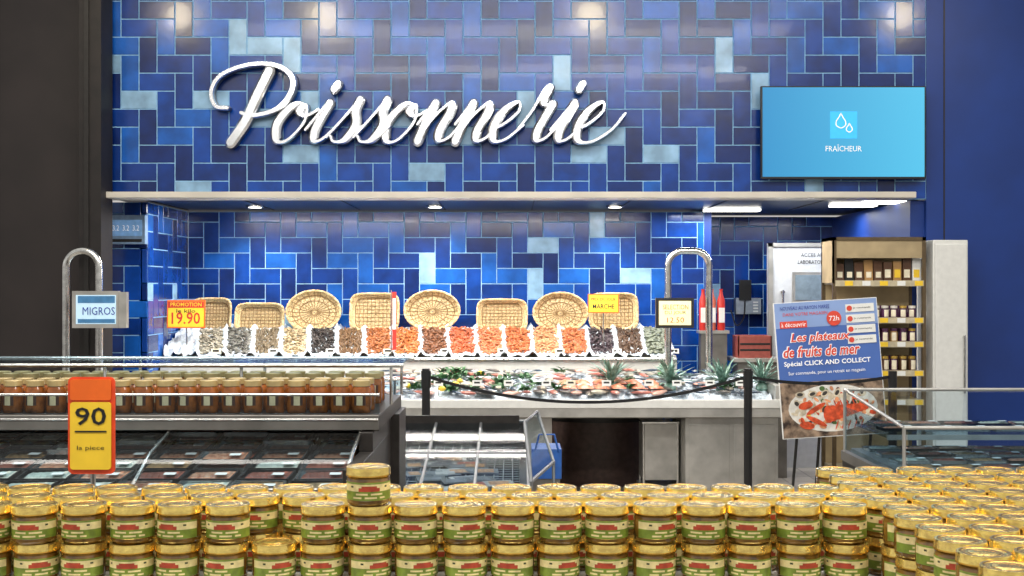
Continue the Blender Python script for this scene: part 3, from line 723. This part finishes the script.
# ---------------- central freezer ----------------
mb=MB(); xa,xb=XX(372,6.4),XX(528,6.4)
ya,yb=6.0,7.5; za,zb=.86,1.06
fs_=mat('freezer_frame',(120,122,124),.35,.6)
mb.box(xa,xb,ya,yb,0,.5,dk)
for a in ((xa,xa+.04,ya,yb),(xb-.04,xb,ya,yb)):
    mb.box(*a,.5,za,dk)
mb.box(xa,xb,ya,ya+.04,.5,za,dk); mb.box(xa,xb,yb-.04,yb,.5,zb,dk)
for k in range(4):
    x=xa+(xb-xa)*k/3; mb.tube([(x,ya,za+.01),(x,yb,zb+.01)],.009,fs_,8)
for v in (0,.5,1): mb.tube([(xa,ya+(yb-ya)*v,za+(zb-za)*v+.01),(xb,ya+(yb-ya)*v,za+(zb-za)*v+.01)],.010,fs_,8)
for k in range(26):
    y=ya+.05+k*.055; z=.78+(.14*(y-ya)/(yb-ya)); mb.tube([(xa+.04,y,z),(xb-.04,y,z)],.003,fs_,5)
for k in range(14):
    x=xa+.07+k*(xb-xa-.1)/14; mb.tube([(x,ya+.05,.785),(x,yb-.05,.925)],.003,fs_,5)
mb.box(xa+.04,xb-.04,ya+.04,yb-.04,.5,.52,dk)
mb.box(xa+.04,xb-.04,yb-.07,yb-.045,.9,zb+.05,dk)
mb.grid(lambda u,v:(xa+(xb-xa)*u,ya+(yb-ya)*v,za+.012+(zb-za)*v),2,2,GLASS)
mb.obj('chest_freezer',recalc=False)
mb=MB(); gb=mat('grey_food_pack',(78,82,88),.4,var=.4); gb2=mat('pale_food_pack',(150,148,144),.4,var=.3)
for k in range(34):
    x=xa+.15+R()*(xb-xa-.3); y=ya+.12+R()*(yb-ya-.3); z=.785+.1*(y-ya)/(yb-ya)
    mb.box(-.08,.08,-.055,.055,0,.03,random.choice([gb,gb,gb2,dk,dk]),T(x,y,z,.09,0,R()*.5)); mb.box(-.055,.055,-.035,.035,.03,.032,random.choice([gb2,f1,gb,f3]),T(x,y,z,.09,0,R()*.5))
mb.obj('frozen_food_packs')
mb=MB(); xs=XX(530,6.6)
mb.add([(xs,6.2,.9),(xs+.14,6.9,.9),(xs+.05,7.1,1.17),(xs-.03,6.5,1.17)],[(0,1,2,3)],GLASS)
mb.tube([(xs,6.2,.0),(xs,6.2,.9),(xs-.03,6.5,1.17),(xs+.05,7.1,1.17),(xs+.14,6.9,.9),(xs+.14,6.9,0)],.010,fs_,8); mb.tube([(xs,6.2,.9),(xs+.14,6.9,.9)],.010,fs_,8)
mb.obj('hinged_glass_lid',recalc=False)
mb=MB(); bb=mat('blue_plastic',(40,90,165),.4)
M=T(XX(546,8.2),8.2,0); mb.box(-.09,.09,-.15,.15,.0,.80,steeld,M)
mb.box(-.1,.1,-.16,.16,.62,.82,bb,M); mb.tube([M@Vector((-.08,-.16,.8)),M@Vector((-.05,-.17,.92)),M@Vector((.05,-.17,.92)),M@Vector((.08,-.16,.8))],.008,bb,6); mb.obj('shopping_basket_stack',bevel=.01)

# ---------------- right glass case ----------------
mb=MB(); xl,xr=2.12,4.4; ya,yb=6.5,7.7
mb.box(xl,xr,ya,yb,0,.80,dk); mb.box(xl-.01,xr,ya-.02,yb,.80,.86,steeld); mb.box(xl-.012,xr,ya-.03,ya-.02,.81,.85,steel)
mb.box(xl+.04,xr,ya+.1,yb-.05,.86,.88,steel)
for x,y in ((xl+.01,ya+.02),(xl+.01,yb-.02),(3.3,ya+.02),(3.3,yb-.02)):
    mb.cyl((x,y,.86),(x,y,1.25 if y>7 else 1.14),.010,steel)
mb.tube([(xl+.01,yb-.02,1.25),(xr,yb-.02,1.25)],.011,steel); mb.tube([(xl+.01,ya+.02,1.14),(xr,ya+.02,1.14)],.010,steel); mb.tube([(xl+.01,ya+.02,1.14),(xl+.01,yb-.02,1.25)],.010,steel)
mb.box(xl+.05,xr,6.95,7.6,1.03,1.04,GLASS); mb.box(xl+.05,xr,6.94,6.95,1.02,1.05,steel)
mb.box(xl+.008,xl+.012,ya+.04,yb-.04,.87,1.14,GLASS); mb.box(xl+.03,xr,ya+.015,ya+.02,.87,1.13,GLASS); mb.grid(lambda u,v:(xl+.02+(xr-xl)*u,ya+.04+(yb-ya-.08)*v,1.145+.1*v),2,2,GLASS)
mb.obj('glass_display_case',recalc=False)
mb=MB()
for r in range(4):
    for i in range(9):
        x=xl+.2+i*.22; y=ya+.25+r*.26
        mb.merge(tray,T(x,y,.881,0,0,(R()-.5)*.2,s=1.1),{f1:random.choice([f1,f2,f3,f4]),tb:random.choice([black,foil,steeld])})
        if r>1: mb.merge(tray,T(x+R()*.03,y-.02,1.041,0,0,(R()-.5)*.2,s=1.1),{f1:random.choice([f1,f2,f3,f4]),tb:random.choice([black,foil])})
mb.obj('packaged_deli_trays',recalc=False)

# ---------------- foreground price sign ----------------
D=3.1
mb=MB(); x0,x1=XX(68,D),XX(115,D); z0_,z1_=ZZ(474,D),ZZ(377,D); M=None
def rrect(x0,x1,z0,z1,y,r,m):
    pts=[]
    for cx,cz,a0 in ((x1-r,z1-r,0),(x0+r,z1-r,90),(x0+r,z0+r,180),(x1-r,z0+r,270)):
        for k in range(7):
            a=math.radians(a0+15*k); pts.append((cx+r*math.cos(a),y,cz+r*math.sin(a)))
    mb.add(pts+[(p[0],y+.004,p[2]) for p in pts],[tuple(range(28))]+[(j,(j+1)%28,28+(j+1)%28,28+j) for j in range(28)]+[tuple(range(28,56))],m)
rrect(x0,x1,z0_,z1_,D,.014,mat('sign_orange_red',(225,75,35),.4)); rrect(x0+.007,x1-.009,z0_+.012,ZZ(402,D),D-.005,.008,yellow); rrect(x0+.007,x1-.009,ZZ(400,D),z1_-.006,D-.005,.006,orange)
text(mb,'90',((x0+x1)/2,D-.007,ZZ(416,D)),.08,.046,blackp,off=.01); mb.box(x0+.02,x1-.02,D-.007,D-.006,ZZ(432,D),ZZ(430.5,D),blackp); text(mb,'la piece',((x0+x1)/2,D-.007,ZZ(448,D)),.07,.014,blackp)
mb.cyl(((x0+x1)/2,D+.012,0),((x0+x1)/2,D+.012,z1_-.03),.007,chrome,8); mb.lathe([(.12,0),(.12,.01),(.02,.02)],20,dark,T((x0+x1)/2,D+.012,0))
mb.obj('price_sign')

# ---------------- foreground jars ----------------
jl=mat('pate_jar_lid',(246,212,122),.2,.88,var=.16,scale=70,bump=.08,bscale=140); jls=mat('pate_jar_lid_side',(226,178,80),.2,.9,var=.2,scale=70); jb=mat('pate_jar_body',(120,86,34),.08,var=.45,scale=50,coat=.8)
jg=mat('pate_label_green',(118,136,46),.45,var=.25,scale=80); jc=mat('pate_label_cream',(230,212,152),.45,var=.15,scale=80); jr=mat('pate_label_red',(178,70,44),.45,var=.2,scale=80)
jlg=mat('pate_lid_gold_dark',(170,128,52),.25,.9); jk=mat('pate_label_ink',(60,62,30),.5)
SEG=44
prof=[(.029,0),(.0322,.004),(.0322,.008)]+[(.0330,.009+.0027*i) for i in range(11)]+[(.0325,.037),(.0322,.041),(.030,.0435),(.0342,.0437),(.0342,.046),(.0335,.047),(.0335,.0545),(.0325,.0567),(.029,.0570),(.0275,.0560),(.020,.0558),(.0185,.0564),(.002,.0564)]
def jm(i,j):
    j%=SEG; c=33; d=abs(j+.5-c-.5)   # the label front is segment 33
    if i>=18: return jlg if i in (22,24) else jl
    if i>=16: return jls
    if 3<=i<=12 and d<=10:
        v=i-3     # 0..9
        if v<=4:
            if v in (1,3) and d<6 and (j*7+v*3)%5: return jc
            return jg
        if v==9: return jg
        if d<=[0,0,0,0,0,3.5,3,2,-1][v]:
            return jr
        if v==7 and 4<d<8 and j%2: return jk
        return jc
    return jb
jar=MB(); jar.lathe(prof,SEG,jm)
mb=MB(); zb0=1.457; ph=.0576
def addjar(x,y,l): mb.merge(jar,T(x+(R()-.5)*.004,y+(R()-.5)*.004,zb0+l*ph,0,0,(R()-.5)*1.1))
sx=.0725
for r in range(3):
    for i in range(-14,8):
        x=i*sx+(.0 if r%2==0 else .03)
        if r==0 and i==-5: 
            addjar(x,1.83,0); continue
        for l in (0,1): addjar(x,1.83+r*.078,l)
addjar(-3*sx,1.83,2)
for c in range(7):
    for r in range(11):
        for l in (0,1): addjar(.585+c*.0735+ (r%2)*.004,1.42+r*.076,l)
mb.obj('pate_jars',recalc=False,smooth=35)
mb=MB()
mb.box(-1.15,.545,1.77,2.06,1.44,1.4555,white); mb.box(-1.15,.545,1.78,2.05,0,1.44,steeld)
mb.box(.548,1.15,1.36,2.26,1.44,1.4555,white); mb.box(.565,1.14,1.38,2.24,0,1.44,steeld)
mb.obj('jar_display_plinth')

# ---------------- lights ----------------
def area(name,loc,size,power,col=(1,1,1),rot=(0,0,0)):
    l=bpy.data.lights.new(name,'AREA'); l.shape='RECTANGLE'; l.size,l.size_y=size; l.energy=power; l.color=col
    o=bpy.data.objects.new(name,l); o.location=loc; o.rotation_euler=rot; bpy.context.collection.objects.link(o); return o
def spot(name,loc,target,power,col,ang=1.2,blend=.8,rad=.05):
    l=bpy.data.lights.new(name,'SPOT'); l.energy=power; l.color=col; l.spot_size=ang; l.spot_blend=blend; l.shadow_soft_size=rad
    o=bpy.data.objects.new(name,l); o.location=loc; o.rotation_euler=(Vector(target)-Vector(loc)).to_track_quat('-Z','Y').to_euler(); bpy.context.collection.objects.link(o); return o
for i,y in enumerate((1.0,4.2,7.4)):
    area('overhead_fill',(0,y,5.6),(8,.5),(320,230,150)[i],(1,.96,.89),(math.radians(12),0,0))  # unseen overhead area lights added to light facade and jars; no fixtures built
for px in (180,325,590,900):
    xw=XX(px,DF); spot('track_spotlight',(xw*1.185,8.8,4.80),(xw,DF,3.6),38,(1,.84,.55),1.5,1,.14)
lampw=mat('lamp_glow',(255,250,235),.5,emis=5,var=0)
mb=MB()
for px in (255,435,615):
    x=XX(px,11.9); mb.lathe([(.07,SO-.002),(.09,SO+.0),(.09,SO+.018)],24,chrome,T(x,11.9,0)); mb.lathe([(.065,SO-.004),(.065,SO-.002)],24,lampw,T(x,11.9,0))
    spot('downlight',(x,12.15,SO-.03),(x,12.3,0),72,(1,.95,.84),2.2,.9,.06)
mb.obj('recessed_downlights')
mb=MB()
for pxa,pxb,y in ((705,760,12.3),(832,876,11.6),(865,905,11.2)):
    mb.box(XX(pxa,y),XX(pxb,y),y-.05,y+.12,SO-.012,SO+.011,lampw)
mb.obj('fluorescent_strip_lights')
area('soffit_fill',(-.8,11.15,SO-.02),(4.6,.15),120,(1,.94,.86),(math.radians(6),0,0))  # area lights added under the soffit to brighten the displays, no fixture modelled
area('soffit_fill',(.2,10.75,SO-.02),(5.0,.1),60,(1,.94,.86),(math.radians(-8),0,0))
area('soffit_fill',(2.6,12.3,SO-.03),(1.8,.3),34,(.95,.98,1))
# made-up ambient gradient for the unseen store, shaped to shade metal letters and lids
wd=bpy.data.worlds.new('store_ambient'); bpy.context.scene.world=wd; wd.use_nodes=True; nt=wd.node_tree; bg=nt.nodes['Background']
tc=nt.nodes.new('ShaderNodeTexCoord'); sx_=nt.nodes.new('ShaderNodeSeparateXYZ'); mr=nt.nodes.new('ShaderNodeMapRange'); rp=nt.nodes.new('ShaderNodeValToRGB')
mr.inputs['From Min'].default_value=-1; mr.inputs['From Max'].default_value=1
nt.links.new(tc.outputs['Generated'],sx_.inputs[0]); nt.links.new(sx_.outputs['Z'],mr.inputs['Value']); nt.links.new(mr.outputs[0],rp.inputs[0])
e=rp.color_ramp.elements; e[0].position=.35; e[0].color=(.16,.14,.12,1); e[1].position=.9; e[1].color=(.85,.83,.78,1)
for p_,c_ in ((.47,(.30,.28,.26)),(.52,(.62,.60,.57)),(.60,(.95,.92,.86)),(.68,(.50,.49,.48))):
    q=e.new(p_); q.color=(*c_,1)
nt.links.new(rp.outputs[0],bg.inputs[0]); bg.inputs[1].default_value=.85
# ---------------- camera ----------------
cam=bpy.data.cameras.new('camera'); cam.sensor_width=36; cam.lens=F/1024*36; co=bpy.data.objects.new('camera',cam); co.location=(0,0,CAMH); co.rotation_euler=(math.pi/2,0,0)
bpy.context.collection.objects.link(co); bpy.context.scene.camera=co
bpy.context.scene.view_settings.view_transform='Standard'
